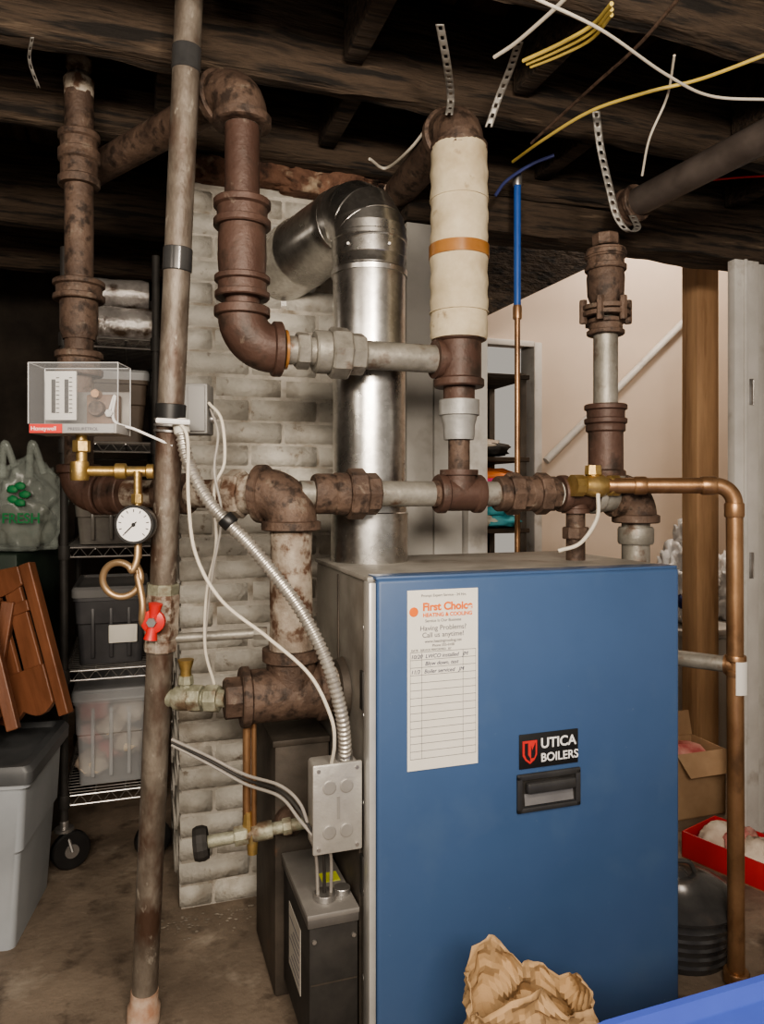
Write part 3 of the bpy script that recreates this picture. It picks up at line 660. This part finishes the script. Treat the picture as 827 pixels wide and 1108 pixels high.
ccable('dark_cable',[C(740,-8,2.15),C(690,50,2.15),C(640,95,2.15),C(575,155,2.13)],.004,rust)
ccable('white_cable',[P(695,190,1.88),P(703,150,1.80),C(722,105),C(730,60,2.15)],.003,wcable)
ccable('dark_cable',[P(536,212,2.12),P(548,196,2.12),P(575,178,2.12),P(600,168,2.1)],.005,navy)
def strap(name,pl,w=.018,side=Vector((1,0,0))):
    g=grp(name); pts=resample(cat(pl,20),.0045); vs=[];fs=[]
    n=len(pts)
    for i,p in enumerate(pts):
        for x in (-1,-.38,.38,1): vs.append(p+side*w*.5*x)
    for i in range(n-1):
        for j in range(3):
            if j==1 and i%5 in(1,2): continue
            fs.append((i*4+j,i*4+j+1,(i+1)*4+j+1,(i+1)*4+j))
    o=mk('perforated_band',vs,fs,strapm,g,True); m=o.modifiers.new('thickness','SOLIDIFY'); m.thickness=.0012
strap('hanger_strap',[C(476,26,2.16),C(484,70,2.13),P(488,105,1.73),P(486,125,1.71)])
strap('hanger_strap',[C(562,45,2.15),P(552,75,1.66),P(540,105,1.72),P(528,140,1.74)])
strap('hanger_strap',[C(645,120,2.15),P(650,160,1.88),P(660,205,1.87),P(668,235,1.87),P(680,250,1.88),P(690,246,1.92),P(684,232,1.97)],.02)
strap('hanger_strap',[P(35,40,1.55),P(32,65,1.60),P(42,95,1.65)],.008)

# ---------------------------------------------------------------- blocking between joists
cc=grp('timber_blocking')
for k,x in enumerate((-1.3,-.40,.05,.75,1.5)):
    box(cc,'block_%d'%k,(x,.365,2.19),(x+.05,.645,2.415),joistm,bev=.006)
    box(cc,'block_front_%d'%k,(x+.42,-.06,2.22),(x+.47,.27,2.415),joistm,bev=.006)

# ---------------------------------------------------------------- paper bag
pb=grp('paper_bag'); bc=Vector((.262,1.25,0)); rings=[]; n=84; m_=40
for i in range(m_+1):
    f=i/m_; ring=[]
    for j in range(n):
        a=2*math.pi*j/n; w,d=.115-.012*f,.070-.005*f
        ca,sa=math.cos(a),math.sin(a); k=1/max(abs(ca),abs(sa))**.8
        x=w*ca*k; y=d*sa*k
        hh=.412+.012*math.sin(a*2+2.4)+.010*math.sin(3*a+1)+.006*math.sin(7*a)
        hh-=max(0,x+.02)*.55+max(0,-x-.05)*.9
        z=hh*f
        q=Vector((x,y,z))
        r1=noise.noise(q*10+Vector((3,1,2))); r2=noise.noise(q*24); r3=noise.noise(q*52)
        dd=(abs(r1)*.036-.010)+(abs(r2)*.032-.007)+abs(r3)*.012
        amp=.3+.8*f
        q+=Vector((ca,sa,0))*dd*amp+Vector((0,0,r2*.012*f)); q.x-=.02*f*f
        ring.append(bc+Matrix.Rotation(TH*.6,3,'Z')@q)
    rings.append(ring)
vs,fs=rings2mesh(rings,False); fs.append(tuple(range(n)))
o=mk('bag_body',vs,fs,kraft,pb,True,12); mo=o.modifiers.new('paper','SOLIDIFY'); mo.thickness=.0012

# blue bin near camera
bb=grp('blue_storage_bin'); bw,bd=.84,.44; bh=.460
pe=Vector((.325,1.055,0)); cen=pe+A*.355-B*(bd/2); MB=Matrix.Translation(cen)@Matrix.Rotation(math.atan2(.096,.266),4,'Z')
rg=[rrect(bw*.86,bd*.84,.05,0),rrect(bw*.86,bd*.84,.05,.003),rrect(bw*.93,bd*.92,.05,bh-.05),rrect(bw*.93,bd*.92,.05,bh-.04),rrect(bw*.97,bd*.96,.05,bh-.038),rrect(bw,bd,.05,bh-.03),rrect(bw,bd,.05,bh-.006),rrect(bw-.012,bd-.012,.045,bh),rrect(bw-.03,bd-.03,.04,bh-.002),rrect(bw-.05,bd-.05,.035,bh-.02),rrect(bw-.055,bd-.055,.035,bh-.022)]
loft(bb,'bin_and_lid',rg,bluebin,MB)
box(bb,'lid_rib',(-.3,-.012,bh-.024),(.3,.012,bh-.012),bluebin,MB,.004)

# trash can
tr=grp('trash_can'); t0=Vector((.778,1.955,0)); 
prof=[(0,.02),(0,.125),(.03,.128)]
for k in range(5): prof+= [(.08+.16*k,.130+.003*k),(.13+.16*k,.134+.003*k),(.18+.16*k,.131+.003*k)]
prof+=[(1,.146),(1,.02)]
lathe(tr,'body',t0,t0+Z*.145,prof,blkgloss,40)
lathe(tr,'lid',t0+Z*.135,t0+Z*.205,[(0,.14),(0,.155),(.12,.158),(.2,.150),(.35,.140),(.45,.125),(.5,.12),(.8,.06),(.82,.05),(.85,.03),(1,.02)],blkgloss,40)
tube(tr,'lid_handle',cat([t0+Z*.195+Vector((-.05,0,0)),t0+Z*.22+Vector((-.03,0,0)),t0+Z*.222+Vector((.03,0,0)),t0+Z*.195+Vector((.05,0,0))]),.006,blkr,8)

# red tray with cloth
rt=grp('red_carton_tray'); ta=Vector((.985,2.43,0)); tdx=Vector((.16,-.22,0)).normalized(); tdy=Vector((-tdx.y,tdx.x,0))
MT=Matrix(((tdx.x,tdy.x,0,ta.x),(tdx.y,tdy.y,0,ta.y),(0,0,1,0),(0,0,0,1)))
ll,ww,hh=.46,.20,.085
box(rt,'bottom',(0,0,0),(ll,ww,.004),card,MT,0)
for lo,hi in (((0,0,0),(ll,.004,hh)),((0,ww-.004,0),(ll,ww,hh)),((0,0,0),(.004,ww,hh)),((ll-.004,0,0),(ll,ww,hh))): box(rt,'side_panel',lo,hi,redplast,MT,.0008)
box(rt,'white_band',(.004,.0042,.078),(ll-.004,.006,.084),white,MT,0)
for k in range(6): blob(rt,'folded_cloth',(.07+.065*k,.10+.02*(k%2),.055),(.05,.07,.05),(cloth,pinkcl,cloth)[k%3],.3,2.2,3,k,mtx=MT)
# cardboard box with flaps
cbm=grp('cardboard_box')
a0,a1,b0,b1,hh=1.42,1.645,.79,.97,.24
for lo,hi in (((a0,b0,0),(a1,b0+.005,hh)),((a0,b1-.005,0),(a1,b1,hh)),((a0,b0,0),(a0+.005,b1,hh)),((a1-.005,b0,0),(a1,b1,hh)),((a0,b0,0),(a1,b1,.005))): box(cbm,'panel',lo,hi,card,bev=.0008)
def quad(par,nm,pts,mat,th=.004):
    o=mk(nm,pts,[(0,1,2,3)],mat,par,False); m=o.modifiers.new('t','SOLIDIFY'); m.thickness=th; return o
quad(cbm,'flap_1',[L(a0,b0,hh),L(a1,b0,hh),L(a1-.02,b0-.05,hh+.02-.09),L(a0+.02,b0-.05,hh-.07)],card)
quad(cbm,'flap_2',[L(a0,b1,hh),L(a1,b1,hh),L(a1,b1+.02,hh+.09),L(a0,b1+.02,hh+.09)],card)
quad(cbm,'flap_3',[L(a0,b0,hh),L(a0,b1,hh),L(a0-.06,b1,hh+.05),L(a0-.06,b0,hh+.05)],card)
blob(cbm,'packed_cloth',(1.53,.88,.19),(.08,.065,.05),pinkcl,.3,2.5,3,9,mtx=ML)
# white cabinet + bags in stair room
cab=grp('low_cabinet'); box(cab,'carcass',(1.86,1.25,0),(2.6,1.62,.56),trimw); box(cab,'top',(1.84,1.22,.56),(2.62,1.65,.585),trimw)
box(cab,'door_left',(1.87,1.242,.03),(2.22,1.25,.54),wallp); box(cab,'door_right',(2.23,1.242,.03),(2.59,1.25,.54),wallp)
pgb=grp('plastic_shopping_bag'); blob(pgb,'bag',(2.00,1.42,.75),(.13,.12,.20),bagw,.3,2.4,5,4,mtx=ML)
blob(pgb,'bag_top',(2.0,1.42,.97),(.04,.05,.09),bagw,.4,3,4,8,mtx=ML)
for k in range(4): blob(pgb,'print',(1.90+.04*k,1.315,.70+.04*(k%2)),(.02,.03,.035),navy,.3,2,3,k,mtx=ML)
pgb=grp('plastic_shopping_bag'); blob(pgb,'bag',(2.30,1.42,.72),(.11,.11,.17),bagw,.3,2.4,5,14,mtx=ML)
# dark storage shelf seen through the opening
sh=grp('storage_shelf')
for x in (.66,1.15):
    for y in (1.45,1.75): box(sh,'upright',(x,y,0),(x+.03,y+.03,1.72),darkst)
for zz in (.35,.72,1.02,1.33,1.69): box(sh,'board',(.65,1.44,zz),(1.19,1.79,zz+.02),joistm)
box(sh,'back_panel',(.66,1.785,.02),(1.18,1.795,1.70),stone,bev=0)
for k,(x,zz,m) in enumerate(((1.0,1.075,cloth),(1.10,1.07,teal),(1.06,1.12,teal),(1.02,1.16,pinkcl),(1.10,1.18,redm),(1.04,1.235,pink),(1.08,1.265,oran),(1.0,.78,bagw),(1.08,.79,cloth),(1.05,1.385,blkr),(1.0,1.40,cloth))):
    blob(sh,'folded_garment',(x-.03,1.56,zz),(.11,.12,.035),m,.3,2.2,3,k,mtx=ML)

# ---------------------------------------------------------------- wire rack
rk=grp('wire_shelving_rack')
rp=Vector((-1.015,2.36,0))-O; s0=rp.dot(A); t0_=rp.dot(B); rw,rd=.28,.62
posts=[(s0,t0_),(s0+rw,t0_),(s0,t0_+rd),(s0+rw,t0_+rd)]
for (x,y) in posts:
    pipe(rk,'post',L(x,y,.13),L(x,y,1.98),.0125,blkr,14)
    band(rk,'caster_stem',L(x,y,.135),Z,.03,.014,chrome,10)
    wc=L(x+.02,y-.012,.060) if x==s0 else L(x-.01,y-.015,.060); wa=(B*.9-A*.35).normalized()
    lathe(rk,'caster_wheel',wc-wa*.014,wc+wa*.014,[(0,.035),(0,.055),(.2,.060),(.8,.060),(1,.055),(1,.035)],blk,32)
    lathe(rk,'caster_hub',wc-wa*.017,wc+wa*.017,[(0,.022),(1,.022)],chrome,16)
    for sg in (1,-1): tube(rk,'caster_fork',[L(x,y,.125)+wa*.02*sg,wc+wa*.02*sg],.006,chrome,8)
    band(rk,'caster_plate',L(x,y,.123),Z,.01,.03,chrome,16)
for zz in (.226,.624,1.02,1.36,1.70):
    for dz in (0,-.03):
        for p,q in ((0,1),(1,3),(3,2),(2,0)): tube(rk,'shelf_rim',[L(*posts[p],zz+dz),L(*posts[q],zz+dz)],.0032,chrome,8)
    for p in posts: band(rk,'shelf_clip',L(*p,zz-.015),Z,.045,.018,blkr,14)
    nn=int(rd/.025)
    for k in range(1,nn): 
        y=t0_+rd*k/nn; tube(rk,'shelf_wire',[L(s0,y,zz),L(s0+rw,y,zz)],.0017,chrome,5)
    for x in (.33,.66): tube(rk,'shelf_stay',[L(s0+rw*x,t0_,zz-.004),L(s0+rw*x,t0_+rd,zz-.004)],.0025,chrome,6)
    zig=[L(s0+rw*j/12,t0_,zz-(.03 if j%2 else 0)) for j in range(13)]
    for j in range(12): tube(rk,'truss_wire',[zig[j],zig[j+1]],.0015,chrome,5)
def tote_(name,x,y,z,w,d,h,mb,ml,mtx=ML,lidh=.03):
    g=grp(name); cx,cy=x+w/2,y+d/2
    def R(k,zz,rr=.02): return rrect(w*k,d*k,rr,z+zz,5,cx,cy)
    loft(g,'body',[R(.84,0),R(.84,.002),R(.90,h*.55),R(.93,h*.57),R(.96,h-.03),R(1,h-.028),R(1,h-.012)],mb,mtx)
    loft(g,'lid',[R(.99,h-.012),R(1.03,h-.016),R(1.035,h+lidh*.3),R(1.0,h+lidh*.6),R(.93,h+lidh*.62),R(.90,h+lidh*.3),R(.5,h+lidh*.3)],ml,mtx)
    for sx in (-.3,0,.3): box(g,'rib',(cx+sx*w*.8-.006,cy-d*.475,z+h*.1),(cx+sx*w*.8+.006,cy-d*.44,z+h*.85),mb,mtx,.002)
    return g
sx=s0+.022; sy=t0_+.03
g=tote_('clear_storage_tote',sx,sy,.232,.235,.40,.30,clear2,clear2)
for k in range(7): blob(g,'packed_fabric',(sx+.06+.055*(k%3),sy+.10+.05*(k%2),.285+.03*k),(.05,.07,.04),(cloth,pinkcl,cloth,pinkcl,cloth,cloth,pinkcl)[k],.3,2,3,k,mtx=ML)
g=tote_('dark_storage_tote',sx,sy,.630,.235,.40,.24,M('dark_tote',(.05,.05,.055),(.08,.08,.085),8,.4),M('tote_lid_mid',(.16,.16,.16)))
box(g,'label',(sx+.11,sy+.004,.70),(sx+.20,sy+.012,.76),paper)
tote_('clear_storage_tote',sx,sy,1.026,.235,.40,.16,M('glass_dark',(.12,.11,.10),(.2,.19,.17),9,.2),clear2)
tote_('dark_storage_tote',sx,sy,1.366,.235,.40,.22,M('brown_tote',(.07,.055,.04),(.12,.09,.07),8,.6),clear2)
wr=grp('wrapped_roll'); 
lathe(wr,'roll',L(s0+.01,t0_+.12,1.768),L(s0+rw-.01,t0_+.12,1.768),[(0,.03),(0,.06),(.1,.064),(.3,.060),(.5,.064),(.7,.060),(.9,.064),(1,.06),(1,.03)],foil,32,jit=.06)
lathe(wr,'roll_upper',L(s0+.02,t0_+.14,1.878),L(s0+rw-.02,t0_+.14,1.878),[(0,.03),(0,.05),(.1,.054),(.5,.05),(.9,.054),(1,.05),(1,.03)],foil,32,jit=.06)

# ---------------------------------------------------------------- left foreground: grey tote & chairs
MG=Matrix.Translation((-1.225,2.06,0))@Matrix.Rotation(math.radians(10),4,'Z')
tote_('grey_storage_tote',-.28,-.20,0,.56,.40,.46,tote,totelid,MG,.05)
def board(par,nm,outline,th,mat,mtx):
    n=len(outline); vs=[(x,0,z) for x,z in outline]+[(x,th,z) for x,z in outline]
    o=mk(nm,vs,[tuple(range(n)),tuple(range(n,2*n))]+[(i,(i+1)%n,n+(i+1)%n,n+i) for i in range(n)],mat,par,False,mtx=mtx)
    m=o.modifiers.new('b','BEVEL'); m.width=.003; m.segments=2; return o
def scallop(w,h,n,amp,top=.0):
    out=[]
    for k in range(n*6+1):
        f=k/(n*6); out.append((f*w,-amp*abs(math.sin(math.pi*f*n))))
    out+=[(w,h),(w*.5,h+top),(0,h)]
    return out
def chair(loc,rz,tilt,lean,sc=1.15):
    g=grp('wooden_chair')
    Mx=Matrix.Translation(loc)@Matrix.Rotation(rz,4,'Z')@Matrix.Rotation(tilt,4,'Y')@Matrix.Rotation(lean,4,'X')@Matrix.Scale(sc,4)
    board(g,'seat_panel',scallop(.26,.10,3,.022),.02,chairm,Mx@Matrix.Translation((0,0,.02)))
    board(g,'top_rail',scallop(.26,.05,2,.012,.02),.022,chairm,Mx@Matrix.Translation((0,0,.33)))
    for k in range(4): board(g,'back_slat',[(0,0),(.052,0),(.049,.24),(.001,.24)],.014,chairm,Mx@Matrix.Translation((.008+.064*k,.004,.10)))
    for x in (-.03,.265): board(g,'leg',[(0,-.02),(.028,-.02),(.03,.38),(-.002,.38)],.028,chairm,Mx@Matrix.Translation((x,-.002,0)))
    board(g,'stretcher',[(0,0),(.26,0),(.26,.03),(0,.03)],.018,chairm,Mx@Matrix.Translation((0,.0,.26)))
chair(Vector((-1.28,1.91,.50)),math.radians(12),math.radians(-16),math.radians(-10),1.1)
chair(Vector((-1.17,2.08,.50)),math.radians(-8),math.radians(-20),math.radians(-6),1.1)
chair(Vector((-1.40,2.00,.51)),math.radians(5),math.radians(6),math.radians(-8),1.1)
# stacked boxes behind chairs + plastic bag + bowl
sb=grp('storage_crate_stack'); box(sb,'crate_1',(-1.66,2.36,0),(-1.16,2.7,.50),darkst,MW,.01); box(sb,'crate_2',(-1.64,2.37,.505),(-1.17,2.69,1.0),M('green_crate',(.015,.03,.022),(.03,.05,.035),9,.6),MW,.01)
for zz in (.2,.35,.7,.85): box(sb,'crate_rib',(-1.62,2.35,zz),(-1.18,2.365,zz+.02),blkr,MW,.002)
ps=grp('plastic_shopping_bag'); blob(ps,'bag',(-1.20,2.47,1.13),(.13,.09,.165),film,.22,1.5,5,21)
blob(ps,'contents',(-1.20,2.49,1.08),(.09,.06,.08),M('bag_contents',(.09,.11,.09),(.20,.20,.17),9,.7),.3,2,3,5)
for k in (0,1): tube(ps,'handle_%d'%k,cat([(-1.26+.09*k,2.45,1.25),(-1.24+.09*k,2.43,1.36),(-1.21+.09*k,2.45,1.26)]),.012,film,10)
for k in range(5):
    a=k*1.256; blob(ps,'leaf_print',(-1.17+.022*math.cos(a),2.375,1.19+.028*math.sin(a)),(.018,.006,.014),grn,.15,2,2,k)
text(ps,'FRESH',(-1.215,2.36,1.10),.045,grn,0,bold=.001)
bw_=grp('metal_bowl'); lathe(bw_,'bowl',(-1.50,2.5,1.002),(-1.50,2.5,1.09),[(0,.05),(.3,.09),(1,.13),(1,.125),(.35,.085),(.1,.02)],chrome,32)

# ---------------------------------------------------------------- lights / world / camera
def light(name,loc,e,rad,col):
    l=bpy.data.lights.new(name,'POINT'); l.energy=e; l.shadow_soft_size=rad; l.color=col
    o=bpy.data.objects.new(name,l); scn.collection.objects.link(o); o.location=loc
WC=(1,.875,.735)
light('ceiling_bulb_main',(.35,.15,1.9),46,.10,WC)
light('left_point_light',(-1.1,.3,1.8),14,.10,WC)  # second point light added on the left
light('stairwell_bulb',L(2.2,1.2,2.85),46,.12,(1,.87,.74))
light('rear_fill_light',L(-1.7,1.7,2.0),2,.08,WC)  # added weak fill for the left rear, no bulb known there
l=bpy.data.lights.new('frontal_fill_light','AREA'); l.shape='RECTANGLE'; l.size=1.3; l.size_y=.35; l.energy=54; l.color=WC  # added area light behind the camera, brightens floor and fronts; no fixture there
o=bpy.data.objects.new('frontal_fill_light',l); scn.collection.objects.link(o); o.location=(0,-.8,1.75)
o.rotation_euler=(Vector((0,1.9,.9))-Vector((0,-.8,1.75))).to_track_quat('-Z','Y').to_euler()
w=bpy.data.worlds.new('world'); scn.world=w; w.use_nodes=True
w.node_tree.nodes['Background'].inputs[0].default_value=(1,.92,.82,1); w.node_tree.nodes['Background'].inputs[1].default_value=.32
scn.view_settings.view_transform='AgX'
try: scn.view_settings.look='AgX - Medium High Contrast'
except Exception: pass
scn.view_settings.exposure=.28
cam=bpy.data.cameras.new('camera'); co_=bpy.data.objects.new('camera',cam); scn.collection.objects.link(co_)
co_.location=(0,0,H); co_.rotation_euler=(math.pi/2,0,0)
cam.sensor_fit='VERTICAL'; cam.sensor_height=36; cam.sensor_width=36; cam.lens=36*F/1108; cam.shift_y=-(554-CY)/1108; cam.clip_start=.05
scn.camera=co_
